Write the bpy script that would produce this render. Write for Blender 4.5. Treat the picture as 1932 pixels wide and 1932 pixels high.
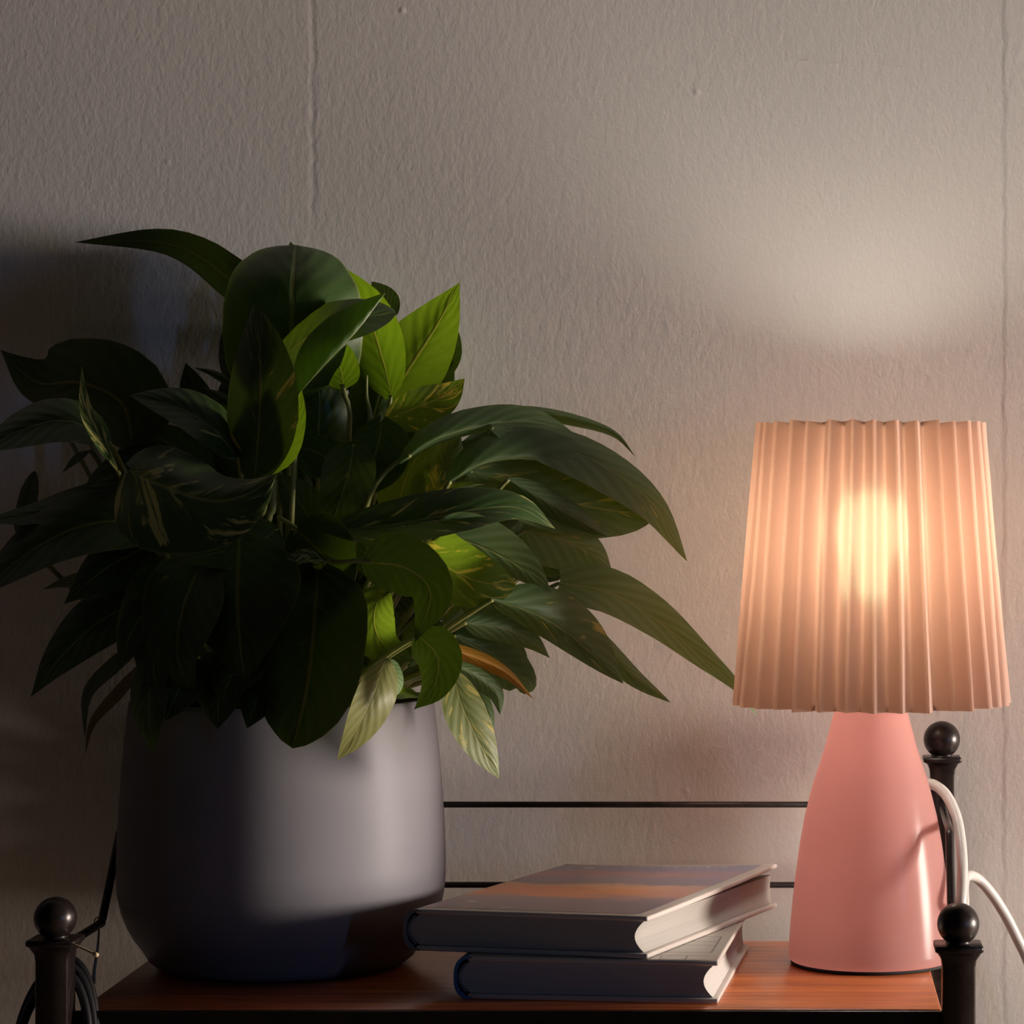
import bpy, bmesh, math, random
from mathutils import Vector, Matrix
PI = math.pi
random.seed(7)
for o in list(bpy.data.objects):
    bpy.data.objects.remove(o)
S = bpy.context.scene
COL = S.collection

# ------------------------------------------------------------------ camera, light, exposure
F = 5300.0                 # focal length in pixels of the 1932 px frame
CX, CY = 1500.0, 930.0     # principal point: the photograph is a crop of a wider frame
TZ = 0.60                  # height of the bedside table top
CZ = TZ + 0.255            # camera height
cam_d = bpy.data.cameras.new('camera')
cam = bpy.data.objects.new('camera', cam_d)
COL.objects.link(cam)
cam.location = (0, 0, CZ)
cam.rotation_euler = (PI / 2, 0, 0)
cam_d.sensor_width = 36.0
cam_d.lens = 36.0 * F / 1932.0
cam_d.shift_x = -(CX - 966) / 1932.0
cam_d.shift_y = (CY - 966) / 1932.0
cam_d.clip_start = 0.05
S.camera = cam
S.view_settings.view_transform = 'Standard'
S.view_settings.look = 'None'
S.view_settings.gamma = 1.0
S.view_settings.use_curve_mapping = False
S.view_settings.exposure = 0.0

w = bpy.data.worlds.new('room_dusk')
S.world = w
w.use_nodes = True
bg = w.node_tree.nodes['Background']
bg.inputs[0].default_value = (0.85, 0.74, 0.68, 1)
bg.inputs[1].default_value = 0.011

def area(name, loc, target, sx, sy, power, col):
    d = bpy.data.lights.new(name, 'AREA')
    d.shape = 'RECTANGLE'
    d.size, d.size_y = sx, sy
    d.energy = power
    d.color = col
    o = bpy.data.objects.new(name, d)
    COL.objects.link(o)
    o.location = loc
    o.rotation_euler = (Vector(target) - Vector(loc)).to_track_quat('-Z', 'Y').to_euler()
    return o
# dusk light from a window far to the right of the camera
area('window_daylight', (1.66, -0.05, 0.86), (-0.27, 1.54, 0.70), 0.09, 0.42, 2.4, (0.26, 0.46, 1.0))
# added warm fill light, no real lamp: low along the wall, outside the frame
def point(name, loc, radius, power, col):
    d = bpy.data.lights.new(name, 'POINT')
    d.shadow_soft_size = radius
    d.energy = power
    d.color = col
    o = bpy.data.objects.new(name, d)
    COL.objects.link(o)
    o.location = loc
    return o
point('wall_fill_light', (2.10, 1.36, 0.74), 0.27, 335.0, (0.98, 0.855, 0.745))
BULB_STRENGTH = 44.0
BULB_COLOR = (0.97, 0.95, 0.83)

# ------------------------------------------------------------------ helpers
def P(x, y, D):
    """point at depth D (metres in front of the camera) lying on the photograph's sight line"""
    return Vector(((x - CX) / F * D, D, CZ - (y - CY) / F * D))

def new_obj(name, me, parent=None, mat=None, kind=None, smooth=True):
    o = bpy.data.objects.new(name, me)
    COL.objects.link(o)
    if mat is not None:
        me.materials.append(mat)
    if parent is not None:
        o.parent = parent
    if kind:
        o['kind'] = kind
    if smooth:
        for p in me.polygons:
            p.use_smooth = True
    return o

def bm_obj(name, bm, mat=None, parent=None, kind=None, smooth=True, sharp=None):
    if sharp is not None:
        for e in bm.edges:
            if len(e.link_faces) == 2 and e.calc_face_angle(0) > math.radians(sharp):
                e.smooth = False
    me = bpy.data.meshes.new(name)
    bm.to_mesh(me)
    bm.free()
    return new_obj(name, me, parent, mat, kind, smooth)

def thing(name, label, cat, loc, group=None):
    o = bpy.data.objects.new(name, None)
    COL.objects.link(o)
    o.location = loc
    o.empty_display_size = 0.05
    o['label'] = label
    o['category'] = cat
    if group:
        o['group'] = group
    return o

def adopt(root):
    """children were built in world space: keep them there"""
    bpy.context.view_layer.update()
    inv = root.matrix_world.inverted()
    for c in root.children:
        c.matrix_parent_inverse = inv

def add_box(bm, x0, x1, y0, y1, z0, z1):
    v = [bm.verts.new(p) for p in ((x0, y0, z0), (x1, y0, z0), (x1, y1, z0), (x0, y1, z0),
                                   (x0, y0, z1), (x1, y0, z1), (x1, y1, z1), (x0, y1, z1))]
    for f in ((3, 2, 1, 0), (4, 5, 6, 7), (0, 1, 5, 4), (1, 2, 6, 5), (2, 3, 7, 6), (3, 0, 4, 7)):
        bm.faces.new([v[i] for i in f])
    return v

def box(x0, x1, y0, y1, z0, z1, bev=0.0, seg=2):
    bm = bmesh.new()
    add_box(bm, x0, x1, y0, y1, z0, z1)
    if bev > 0:
        bmesh.ops.bevel(bm, geom=list(bm.edges), offset=bev, segments=seg, profile=0.5, affect='EDGES')
    return bm

def lathe(profile, cx, cy, n=64, closed_top=False, closed_bottom=False):
    bm = bmesh.new()
    rings = []
    for r, z in profile:
        rings.append([bm.verts.new((cx + r * math.cos(2 * PI * i / n), cy + r * math.sin(2 * PI * i / n), z)) for i in range(n)])
    for a, b in zip(rings, rings[1:]):
        for i in range(n):
            j = (i + 1) % n
            bm.faces.new((a[i], a[j], b[j], b[i]))
    if closed_bottom:
        bm.faces.new(rings[0][::-1])
    if closed_top:
        bm.faces.new(rings[-1])
    bmesh.ops.recalc_face_normals(bm, faces=bm.faces)
    return bm

def catmull(pts, n):
    """n samples along a Catmull-Rom curve through pts (Vectors), with t in 0..1 by index"""
    m = len(pts)
    ext = [pts[0] * 2 - pts[1]] + list(pts) + [pts[-1] * 2 - pts[-2]]
    out = []
    for k in range(n):
        u = k / (n - 1) * (m - 1)
        i = min(int(u), m - 2)
        t = u - i
        p0, p1, p2, p3 = ext[i], ext[i + 1], ext[i + 2], ext[i + 3]
        out.append(0.5 * ((2 * p1) + (p2 - p0) * t + (2 * p0 - 5 * p1 + 4 * p2 - p3) * t * t + (3 * p1 - p0 - 3 * p2 + p3) * t ** 3))
    return out

def tube(pts, rad, n=24, seg=8, smooth_path=True, cap=True, bm=None):
    if bm is None:
        bm = bmesh.new()
    path = catmull([Vector(p) for p in pts], n) if smooth_path else [Vector(p) for p in pts]
    N = len(path)
    rings = []
    up = None
    for i, p in enumerate(path):
        t = (path[min(i + 1, N - 1)] - path[max(i - 1, 0)])
        if t.length < 1e-9:
            t = Vector((0, 0, 1))
        t.normalize()
        if up is None:
            up = Vector((0, 0, 1)) if abs(t.z) < 0.9 else Vector((1, 0, 0))
        a = t.cross(up)
        if a.length < 1e-6:
            a = t.cross(Vector((0, 1, 0)))
        a.normalize()
        up = a.cross(t).normalized()
        r = rad(i / (N - 1)) if callable(rad) else rad
        rings.append([bm.verts.new(p + (a * math.cos(2 * PI * k / seg) + up * math.sin(2 * PI * k / seg)) * r) for k in range(seg)])
    for a, b in zip(rings, rings[1:]):
        for k in range(seg):
            j = (k + 1) % seg
            bm.faces.new((a[k], a[j], b[j], b[k]))
    if cap:
        bm.faces.new(rings[0][::-1])
        bm.faces.new(rings[-1])
    return bm

# ------------------------------------------------------------------ materials
class NT:
    def __init__(self, name):
        self.m = bpy.data.materials.new(name)
        self.m.use_nodes = True
        self.t = self.m.node_tree
        self.b = self.t.nodes['Principled BSDF']
        self.out = self.t.nodes['Material Output']
    def n(self, kind, **kw):
        nd = self.t.nodes.new(kind)
        for k, v in kw.items():
            setattr(nd, k, v)
        return nd
    def l(self, a, b):
        self.t.links.new(a, b)
    def val(self, sock, v):
        if hasattr(v, 'is_linked') or hasattr(v, 'links'):
            self.l(v, sock)
        else:
            sock.default_value = v
    def math(self, op, a, b=None, c=None, clamp=False):
        nd = self.n('ShaderNodeMath', operation=op, use_clamp=clamp)
        self.val(nd.inputs[0], a)
        if b is not None:
            self.val(nd.inputs[1], b)
        if c is not None:
            self.val(nd.inputs[2], c)
        return nd.outputs[0]
    def smooth(self, v, lo, hi):
        nd = self.n('ShaderNodeMapRange', interpolation_type='SMOOTHSTEP')
        self.val(nd.inputs[0], v)
        nd.inputs[1].default_value = lo
        nd.inputs[2].default_value = hi
        return nd.outputs[0]
    def mix(self, f, a, b, mode='MIX'):
        nd = self.n('ShaderNodeMix', data_type='RGBA', blend_type=mode)
        self.val(nd.inputs[0], f)
        for s, v in ((nd.inputs[6], a), (nd.inputs[7], b)):
            if isinstance(v, tuple):
                s.default_value = (*v[:3], 1)
            else:
                self.l(v, s)
        return nd.outputs[2]
    def noise(self, vec, scale, detail=4, rough=0.55, dist=0.0):
        nd = self.n('ShaderNodeTexNoise')
        if vec is not None:
            self.l(vec, nd.inputs['Vector'])
        nd.inputs['Scale'].default_value = scale
        nd.inputs['Detail'].default_value = detail
        nd.inputs['Roughness'].default_value = rough
        nd.inputs['Distortion'].default_value = dist
        return nd.outputs[0]
    def coords(self, kind='Object', scale=(1, 1, 1), loc=(0, 0, 0)):
        tc = self.n('ShaderNodeTexCoord')
        mp = self.n('ShaderNodeMapping')
        self.l(tc.outputs[kind], mp.inputs[0])
        mp.inputs['Scale'].default_value = scale
        mp.inputs['Location'].default_value = loc
        return mp.outputs[0]
    def sep(self, vec):
        nd = self.n('ShaderNodeSeparateXYZ')
        self.l(vec, nd.inputs[0])
        return nd.outputs
    def bump(self, h, strength, dist):
        nd = self.n('ShaderNodeBump')
        self.l(h, nd.inputs['Height'])
        nd.inputs['Strength'].default_value = strength
        nd.inputs['Distance'].default_value = dist
        self.l(nd.outputs[0], self.b.inputs['Normal'])
        return nd.outputs[0]
    def set(self, **kw):
        for k, v in kw.items():
            s = self.b.inputs[k.replace('_', ' ')]
            if isinstance(v, tuple):
                s.default_value = (*v[:3], 1) if len(s.default_value) == 4 else v
            elif hasattr(v, 'links'):
                self.l(v, s)
            else:
                s.default_value = v

def plain(name, col, rough=0.5, metal=0.0, coat=0.0, spec=0.5, var=0.06, bumpd=0.0, bscale=300):
    m = NT(name)
    co = m.coords('Object')
    nz = m.noise(co, 60, 4)
    dark = tuple(c * (1 - var * 2) for c in col)
    m.set(Base_Color=m.mix(nz, dark, tuple(min(1, c * (1 + var)) for c in col)), Roughness=rough, Metallic=metal,
          Coat_Weight=coat, Coat_Roughness=0.15)
    m.b.inputs['Specular IOR Level'].default_value = spec
    if bumpd > 0:
        m.bump(m.noise(co, bscale, 3), 0.6, bumpd)
    return m.m

def mat_wall():
    m = NT('painted_plaster')
    co = m.coords('Object')
    st = m.coords('Object', (1.0, 1.0, 0.62))
    n1 = m.noise(st, 520, 4, 0.6, 0.3)
    n2 = m.noise(st, 210, 3, 0.55, 0.3)
    n3 = m.noise(co, 12, 3, 0.5)
    big = m.noise(co, 5, 2)
    h = m.math('MULTIPLY_ADD', n1, 0.55, m.math('MULTIPLY', n2, 0.8))
    h = m.math('MULTIPLY_ADD', n3, 0.9, h)
    # old seams in the plaster: two vertical joints and a hairline scratch
    sx = m.sep(co)
    wob = m.math('MULTIPLY', m.math('SUBTRACT', m.noise(co, 60, 3), 0.5), 0.006)
    def ridge(coord, at, wd):
        d = m.math('ABSOLUTE', m.math('SUBTRACT', m.math('ADD', coord, wob), at))
        return m.math('SUBTRACT', 1.0, m.smooth(d, 0.0, wd))
    seam = ridge(sx[0], -0.2830, 0.0030)
    fade = m.smooth(sx[2], 0.99, 1.04)
    h = m.math('MULTIPLY_ADD', m.math('MULTIPLY', seam, fade), -0.5, h)
    step = m.smooth(m.math('ADD', sx[0], wob), 0.1210, 0.1245)
    h = m.math('MULTIPLY_ADD', step, 0.8, h)
    sc = ridge(m.math('ADD', sx[2], m.math('MULTIPLY', sx[0], 0.07)), 1.1083, 0.0016)
    inx = m.math('MULTIPLY', m.math('GREATER_THAN', sx[0], -0.006), m.math('LESS_THAN', sx[0], 0.066))
    gap = m.math('GREATER_THAN', m.math('ABSOLUTE', m.math('SUBTRACT', sx[0], 0.042)), 0.008)
    h = m.math('MULTIPLY_ADD', m.math('MULTIPLY', sc, m.math('MULTIPLY', inx, gap)), 0.5, h)
    vor = m.n('ShaderNodeTexVoronoi')
    m.l(co, vor.inputs['Vector'])
    vor.inputs['Scale'].default_value = 17
    pit = m.math('SUBTRACT', 1.0, m.smooth(vor.outputs['Distance'], 0.0, 0.05))
    h = m.math('MULTIPLY_ADD', pit, 1.2, h)
    m.bump(h, 0.5, 0.00032)
    m.set(Base_Color=m.mix(big, (0.82, 0.775, 0.725), (0.87, 0.825, 0.775)), Roughness=0.75)
    m.b.inputs['Specular IOR Level'].default_value = 0.25
    return m.m

def mat_wood():
    m = NT('polished_mahogany')
    co = m.coords('Object', (1.6, 26, 26))
    n1 = m.noise(co, 6, 6, 0.6, 0.6)
    co2 = m.coords('Object', (3.0, 130, 130))
    n2 = m.noise(co2, 4, 4, 0.6)
    f = m.math('MULTIPLY_ADD', n2, 0.45, m.math('MULTIPLY', n1, 0.6))
    f = m.smooth(f, 0.32, 0.72)
    col = m.mix(f, (0.26, 0.045, 0.014), (0.74, 0.21, 0.050))
    m.set(Base_Color=col, Roughness=m.math('MULTIPLY_ADD', n2, 0.12, 0.27), Coat_Weight=0.35, Coat_Roughness=0.22)
    m.bump(n2, 0.15, 0.0003)
    return m.m

def mat_iron():
    m = NT('blackened_iron')
    co = m.coords('Object')
    n1 = m.noise(co, 90, 4, 0.6)
    col = m.mix(n1, (0.008, 0.006, 0.006), (0.030, 0.020, 0.018))
    m.set(Base_Color=col, Metallic=0.3, Roughness=m.math('MULTIPLY_ADD', n1, 0.25, 0.18))
    m.bump(m.noise(co, 240, 3), 0.25, 0.0004)
    return m.m

def mat_leaf():
    m = NT('variegated_leaf')
    tc = m.n('ShaderNodeTexCoord')
    uv = m.sep(tc.outputs['UV'])
    def attr(nm):
        a = m.n('ShaderNodeAttribute', attribute_type='OBJECT', attribute_name=nm)
        return a.outputs['Fac']
    vary, pale, seed, ylw = attr('variegation'), attr('paleness'), attr('seed'), attr('yellowing')
    u = m.math('MULTIPLY_ADD', uv[0], 2.0, -1.0)
    a = m.math('ABSOLUTE', u)
    v = uv[1]
    # vein coordinate: lines sweep from the midrib forwards to the edge
    vc = m.math('SUBTRACT', v, m.math('MULTIPLY', m.math('POWER', a, 0.8), 0.34))
    cmb = m.n('ShaderNodeCombineXYZ')
    m.val(cmb.inputs[0], m.math('MULTIPLY_ADD', u, 0.8, seed))
    m.val(cmb.inputs[1], m.math('MULTIPLY', vc, 5.0))
    m.val(cmb.inputs[2], seed)
    vec = cmb.outputs[0]
    streak = m.noise(vec, 1.7, 5, 0.6, 0.5)
    fine = m.noise(vec, 6.0, 4, 0.6)
    veins = m.math('SINE', m.math('MULTIPLY_ADD', vc, 46.0, m.math('MULTIPLY', fine, 1.6)))
    vein01 = m.math('MULTIPLY_ADD', veins, 0.5, 0.5)
    mid = m.math('SUBTRACT', 1.0, m.smooth(a, 0.012, 0.055))
    edge = m.smooth(a, 0.955, 1.0)
    g = m.mix(fine, (0.020, 0.052, 0.010), (0.046, 0.100, 0.018))
    g = m.mix(m.math('MULTIPLY', vein01, 0.35), g, (0.080, 0.125, 0.040))
    g = m.mix(m.math('MULTIPLY', pale, 0.75), g, m.mix(vein01, (0.20, 0.33, 0.14), (0.31, 0.45, 0.22)))  # pale undersides, plus lamplight on the right-hand leaves put into the colour
    thr = m.math('SUBTRACT', 0.745, m.math('MULTIPLY', vary, 0.42))
    vm = m.math('MULTIPLY', m.math('SUBTRACT', streak, thr), 16.0, clamp=True)
    vm = m.math('MULTIPLY', vm, m.math('GREATER_THAN', vary, 0.02))
    cream = m.mix(fine, (0.42, 0.40, 0.07), (0.66, 0.60, 0.24))
    c = m.mix(vm, g, cream)
    c = m.mix(m.math('MAXIMUM', m.math('MULTIPLY', mid, 0.55), m.math('MULTIPLY', edge, 0.4)), c, (0.30, 0.32, 0.10))
    c = m.mix(ylw, c, m.mix(fine, (0.50, 0.21, 0.02), (0.66, 0.34, 0.05)))
    m.set(Base_Color=c, Roughness=m.math('MULTIPLY_ADD', fine, 0.16, 0.40), Coat_Weight=0.06, Coat_Roughness=0.3)
    m.b.inputs['Specular IOR Level'].default_value = 0.42
    h = m.math('MULTIPLY_ADD', vein01, 0.5, m.math('MULTIPLY', mid, -1.2))
    nb = m.bump(h, 0.30, 0.0012)
    tr = m.n('ShaderNodeBsdfTranslucent')
    tcol = m.mix(vm, m.mix(fine, (0.16, 0.30, 0.005), (0.27, 0.44, 0.016)), (0.80, 0.66, 0.06))
    tcol = m.mix(m.math('MULTIPLY', mid, 0.7), tcol, (0.55, 0.52, 0.08))
    tcol = m.mix(m.math('MULTIPLY', pale, 0.4), tcol, (0.48, 0.54, 0.11))
    tcol = m.mix(ylw, tcol, (0.8, 0.38, 0.02))
    m.l(tcol, tr.inputs[0])
    m.l(nb, tr.inputs[1])
    mx = m.n('ShaderNodeMixShader')
    m.l(attr('thinness'), mx.inputs[0])
    m.l(m.b.outputs[0], mx.inputs[1])
    m.l(tr.outputs[0], mx.inputs[2])
    m.l(mx.outputs[0], m.out.inputs[0])
    return m.m

def mat_shade():
    m = NT('pleated_fabric')
    co = m.coords('Object')
    weave = m.noise(co, 900, 2)
    m.set(Base_Color=m.mix(weave, (0.56, 0.38, 0.33), (0.63, 0.45, 0.39)), Roughness=0.8)
    m.b.inputs['Specular IOR Level'].default_value = 0.1
    tr = m.n('ShaderNodeBsdfTranslucent')
    tr.inputs[0].default_value = (0.345, 0.178, 0.115, 1)
    rf = m.n('ShaderNodeBsdfRefraction')
    rf.inputs['Color'].default_value = (0.45, 0.70, 0.42, 1)
    rf.inputs['Roughness'].default_value = 0.85
    rf.inputs['IOR'].default_value = 1.12
    mx1 = m.n('ShaderNodeMixShader')
    mx1.inputs[0].default_value = 0.026
    m.l(tr.outputs[0], mx1.inputs[1])
    m.l(rf.outputs[0], mx1.inputs[2])
    mx2 = m.n('ShaderNodeMixShader')
    mx2.inputs[0].default_value = 0.55
    m.l(m.b.outputs[0], mx2.inputs[1])
    m.l(mx1.outputs[0], mx2.inputs[2])
    m.l(mx2.outputs[0], m.out.inputs[0])
    return m.m

def mat_bulb():
    m = NT('lit_frosted_bulb')
    m.set(Base_Color=(0.9, 0.88, 0.85), Roughness=0.4)
    m.b.inputs['Emission Color'].default_value = (*BULB_COLOR, 1)
    m.b.inputs['Emission Strength'].default_value = BULB_STRENGTH
    return m.m

def mat_glass_base():
    m = NT('pink_opal_glass')
    co = m.coords('Object')
    nz = m.noise(co, 9, 2)
    m.set(Base_Color=m.mix(nz, (0.62, 0.34, 0.32), (0.66, 0.37, 0.345)), Roughness=0.20, Coat_Weight=0.0)
    m.b.inputs['Specular IOR Level'].default_value = 0.22
    tr = m.n('ShaderNodeBsdfTranslucent')
    tr.inputs[0].default_value = (1.0, 0.64, 0.60, 1)
    mx = m.n('ShaderNodeMixShader')
    mx.inputs[0].default_value = 0.58
    m.l(m.b.outputs[0], mx.inputs[1])
    m.l(tr.outputs[0], mx.inputs[2])
    m.l(mx.outputs[0], m.out.inputs[0])
    return m.m

def mat_pot():
    m = NT('glazed_white_ceramic')
    co = m.coords('Object')
    nz = m.noise(co, 25, 4)
    spot = m.noise(co, 160, 2)
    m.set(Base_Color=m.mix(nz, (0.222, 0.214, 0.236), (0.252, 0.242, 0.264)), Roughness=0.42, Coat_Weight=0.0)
    m.b.inputs['Specular IOR Level'].default_value = 0.10
    m.bump(m.math('MULTIPLY_ADD', spot, 0.3, nz), 0.12, 0.0012)
    return m.m

def mat_pages(name, c0, c1):
    m = NT(name)
    co = m.coords('Object', (1, 1, 1))
    z = m.coords('Object', (4, 4, 1800))
    n1 = m.noise(z, 1.0, 3, 0.6)
    m.set(Base_Color=m.mix(n1, c0, c1), Roughness=0.8)
    m.b.inputs['Specular IOR Level'].default_value = 0.15
    m.bump(n1, 0.35, 0.0005)
    return m.m

def mat_sky_print():
    """printed cover picture: a dusk cloudscape, uv 0..1 over the cover"""
    m = NT('printed_cloudscape')
    tc = m.n('ShaderNodeTexCoord')
    uv = m.sep(tc.outputs['UV'])
    mp = m.n('ShaderNodeMapping')
    m.l(tc.outputs['UV'], mp.inputs[0])
    mp.inputs['Scale'].default_value = (2.2, 6.5, 1)
    n1 = m.noise(mp.outputs[0], 1.6, 6, 0.6, 0.7)
    n2 = m.noise(mp.outputs[0], 5.0, 5, 0.6, 0.4)
    v = m.math('ADD', uv[1], m.math('MULTIPLY', m.math('SUBTRACT', n1, 0.5), 0.22))
    r = m.n('ShaderNodeValToRGB')
    m.l(v, r.inputs[0])
    els = [(0.0, (0.29, 0.20, 0.21)), (0.16, (0.34, 0.26, 0.29)), (0.25, (0.42, 0.29, 0.29)), (0.34, (0.95, 0.37, 0.15)), (0.45, (0.95, 0.39, 0.14)),
           (0.53, (0.93, 0.51, 0.30)), (0.58, (0.37, 0.28, 0.30)), (0.68, (0.37, 0.31, 0.39)), (0.79, (0.56, 0.31, 0.29)), (0.90, (0.31, 0.29, 0.41)), (1.0, (0.29, 0.26, 0.32))]
    cr = r.color_ramp
    cr.elements[0].position, cr.elements[0].color = els[0][0], (*els[0][1], 1)
    cr.elements[1].position, cr.elements[1].color = els[-1][0], (*els[-1][1], 1)
    for p, c in els[1:-1]:
        e = cr.elements.new(p)
        e.color = (*c, 1)
    c = m.mix(m.math('MULTIPLY', m.smooth(n2, 0.5, 0.75), 0.35), r.outputs[0], (0.50, 0.42, 0.42))
    c = m.mix(m.math('MULTIPLY', m.smooth(uv[0], 0.55, 1.0), 0.45), c, (0.36, 0.35, 0.50))
    m.set(Base_Color=c, Roughness=0.32)
    return m.m

def mat_grid_cover():
    """cream cover printed with thin grey rules and a pale blue block"""
    m = NT('printed_cream_cover')
    tc = m.n('ShaderNodeTexCoord')
    uv = m.sep(tc.outputs['UV'])
    def line(coord, at, wd):
        return m.math('LESS_THAN', m.math('ABSOLUTE', m.math('SUBTRACT', coord, at)), wd)
    def within(coord, lo, hi):
        return m.math('MULTIPLY', m.math('GREATER_THAN', coord, lo), m.math('LESS_THAN', coord, hi))
    ln = None
    low = m.math('LESS_THAN', uv[1], 0.075)
    for at in (0.66, 0.765, 0.87):
        q = m.math('MULTIPLY', line(uv[0], at, 0.004), low)
        ln = q if ln is None else m.math('MAXIMUM', ln, q)
    for at, lo in ((0.075, 0.66), (0.13, 0.3), (0.27, 0.3), (0.34, 0.3), (0.44, 0.3)):
        ln = m.math('MAXIMUM', ln, m.math('MULTIPLY', line(uv[1], at, 0.004), within(uv[0], lo, 0.96)))
    ln = m.math('MAXIMUM', ln, m.math('MULTIPLY', line(uv[0], 0.96, 0.004), within(uv[1], 0.13, 0.44)))
    blue = m.math('MULTIPLY', within(uv[0], 0.3, 0.78), within(uv[1], 0.45, 0.72))
    c = m.mix(m.noise(tc.outputs['UV'], 30, 3), (0.46, 0.43, 0.385), (0.50, 0.465, 0.42))
    grey = m.math('MULTIPLY', within(uv[1], 0.13, 0.44), 0.35)
    c = m.mix(grey, c, (0.40, 0.40, 0.40))
    c = m.mix(m.math('MULTIPLY', blue, 0.8), c, (0.30, 0.42, 0.56))
    c = m.mix(m.math('MULTIPLY', ln, 0.75), c, (0.10, 0.09, 0.09))
    m.set(Base_Color=c, Roughness=0.4)
    return m.m

def mat_soil():
    m = NT('potting_soil')
    co = m.coords('Object')
    n1 = m.noise(co, 180, 5, 0.7)
    m.set(Base_Color=m.mix(n1, (0.012, 0.008, 0.006), (0.06, 0.04, 0.028)), Roughness=0.95)
    m.bump(n1, 1.0, 0.004)
    return m.m

M_WALL, M_WOOD, M_IRON, M_LEAF = mat_wall(), mat_wood(), mat_iron(), mat_leaf()
M_SHADE, M_BULB, M_BASE, M_POT = mat_shade(), mat_bulb(), mat_glass_base(), mat_pot()
M_PAGES_A = mat_pages('page_edges_cream', (0.34, 0.32, 0.30), (0.46, 0.43, 0.39))
M_PAGES_B = mat_pages('page_edges_white', (0.38, 0.365, 0.35), (0.50, 0.475, 0.445))
M_SKY, M_GRID, M_SOIL = mat_sky_print(), mat_grid_cover(), mat_soil()
M_COVER = plain('cream_cover_board', (0.56, 0.505, 0.465), 0.4, var=0.03)
M_BLUE = plain('blue_spine_cloth', (0.05, 0.17, 0.38), 0.5)
M_GREYCLOTH = plain('grey_spine_cloth', (0.20, 0.20, 0.21), 0.6)
M_CORD = plain('white_cord_plastic', (0.55, 0.53, 0.51), 0.35, var=0.02)
M_BLACKCABLE = plain('black_cable_rubber', (0.014, 0.014, 0.016), 0.38)
M_RUBBER = plain('black_felt_foot', (0.006, 0.006, 0.006), 0.8)
M_CREAMTIE = plain('cream_tie_plastic', (0.60, 0.46, 0.27), 0.4)
M_CLEARTIE = plain('pale_grey_thread', (0.22, 0.22, 0.22), 0.3)
M_METAL = plain('zinc_lamp_fitting', (0.55, 0.53, 0.5), 0.35, metal=0.9)
M_STEM = plain('pale_green_stem', (0.30, 0.32, 0.10), 0.45, var=0.12)
M_FLOOR = NT('oak_floor_boards')
_c = M_FLOOR.coords('Object', (12, 1, 1))
M_FLOOR.set(Base_Color=M_FLOOR.mix(M_FLOOR.noise(_c, 5, 4), (0.10, 0.06, 0.035), (0.20, 0.13, 0.08)), Roughness=0.5)
M_FLOOR = M_FLOOR.m
M_TRIM = plain('white_trim_paint', (0.6, 0.58, 0.55), 0.4, var=0.02)
M_LETTER = plain('white_cover_lettering', (0.92, 0.89, 0.87), 0.5, var=0.01)
M_BAND = NT('striped_headband')
_s = M_BAND.sep(M_BAND.coords('Object'))
M_BAND.set(Base_Color=M_BAND.mix(M_BAND.math('GREATER_THAN', M_BAND.math('SINE', M_BAND.math('MULTIPLY', _s[2], 5200)), 0.0), (0.03, 0.03, 0.035), (0.22, 0.22, 0.23)), Roughness=0.7)
M_BAND = M_BAND.m

# ------------------------------------------------------------------ the setting
WALL_Y = 1.647
wall = bm_obj('wall_back', box(-2.2, 2.2, WALL_Y, WALL_Y + 0.12, 0.0, 2.5), M_WALL, kind='structure', smooth=False)
wall['label'] = 'pale plaster wall with rough paint texture'
floor_root = bm_obj('floor', box(-2.2, 2.2, -1.0, WALL_Y, -0.06, 0.0), M_FLOOR, kind='structure', smooth=False)
bb = bm_obj('baseboard_back', box(-2.2, 2.2, WALL_Y - 0.014, WALL_Y, 0.0, 0.09, 0.003), M_TRIM, kind='structure', smooth=False)

# ------------------------------------------------------------------ bedside table
TX0, TX1, TY0, TY1 = -0.3535, 0.0725, 1.388, 1.600
table = thing('bedside_table', 'black iron bedside table with ball-topped posts and a polished reddish wooden top', 'bedside table', (-0.14, 1.50, 0.0))
bm = box(TX0, TX1, TY0, TY1, TZ - 0.013, TZ, 0.0012, 2)
bm_obj('tabletop', bm, M_WOOD, table, smooth=True, sharp=40)

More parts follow.
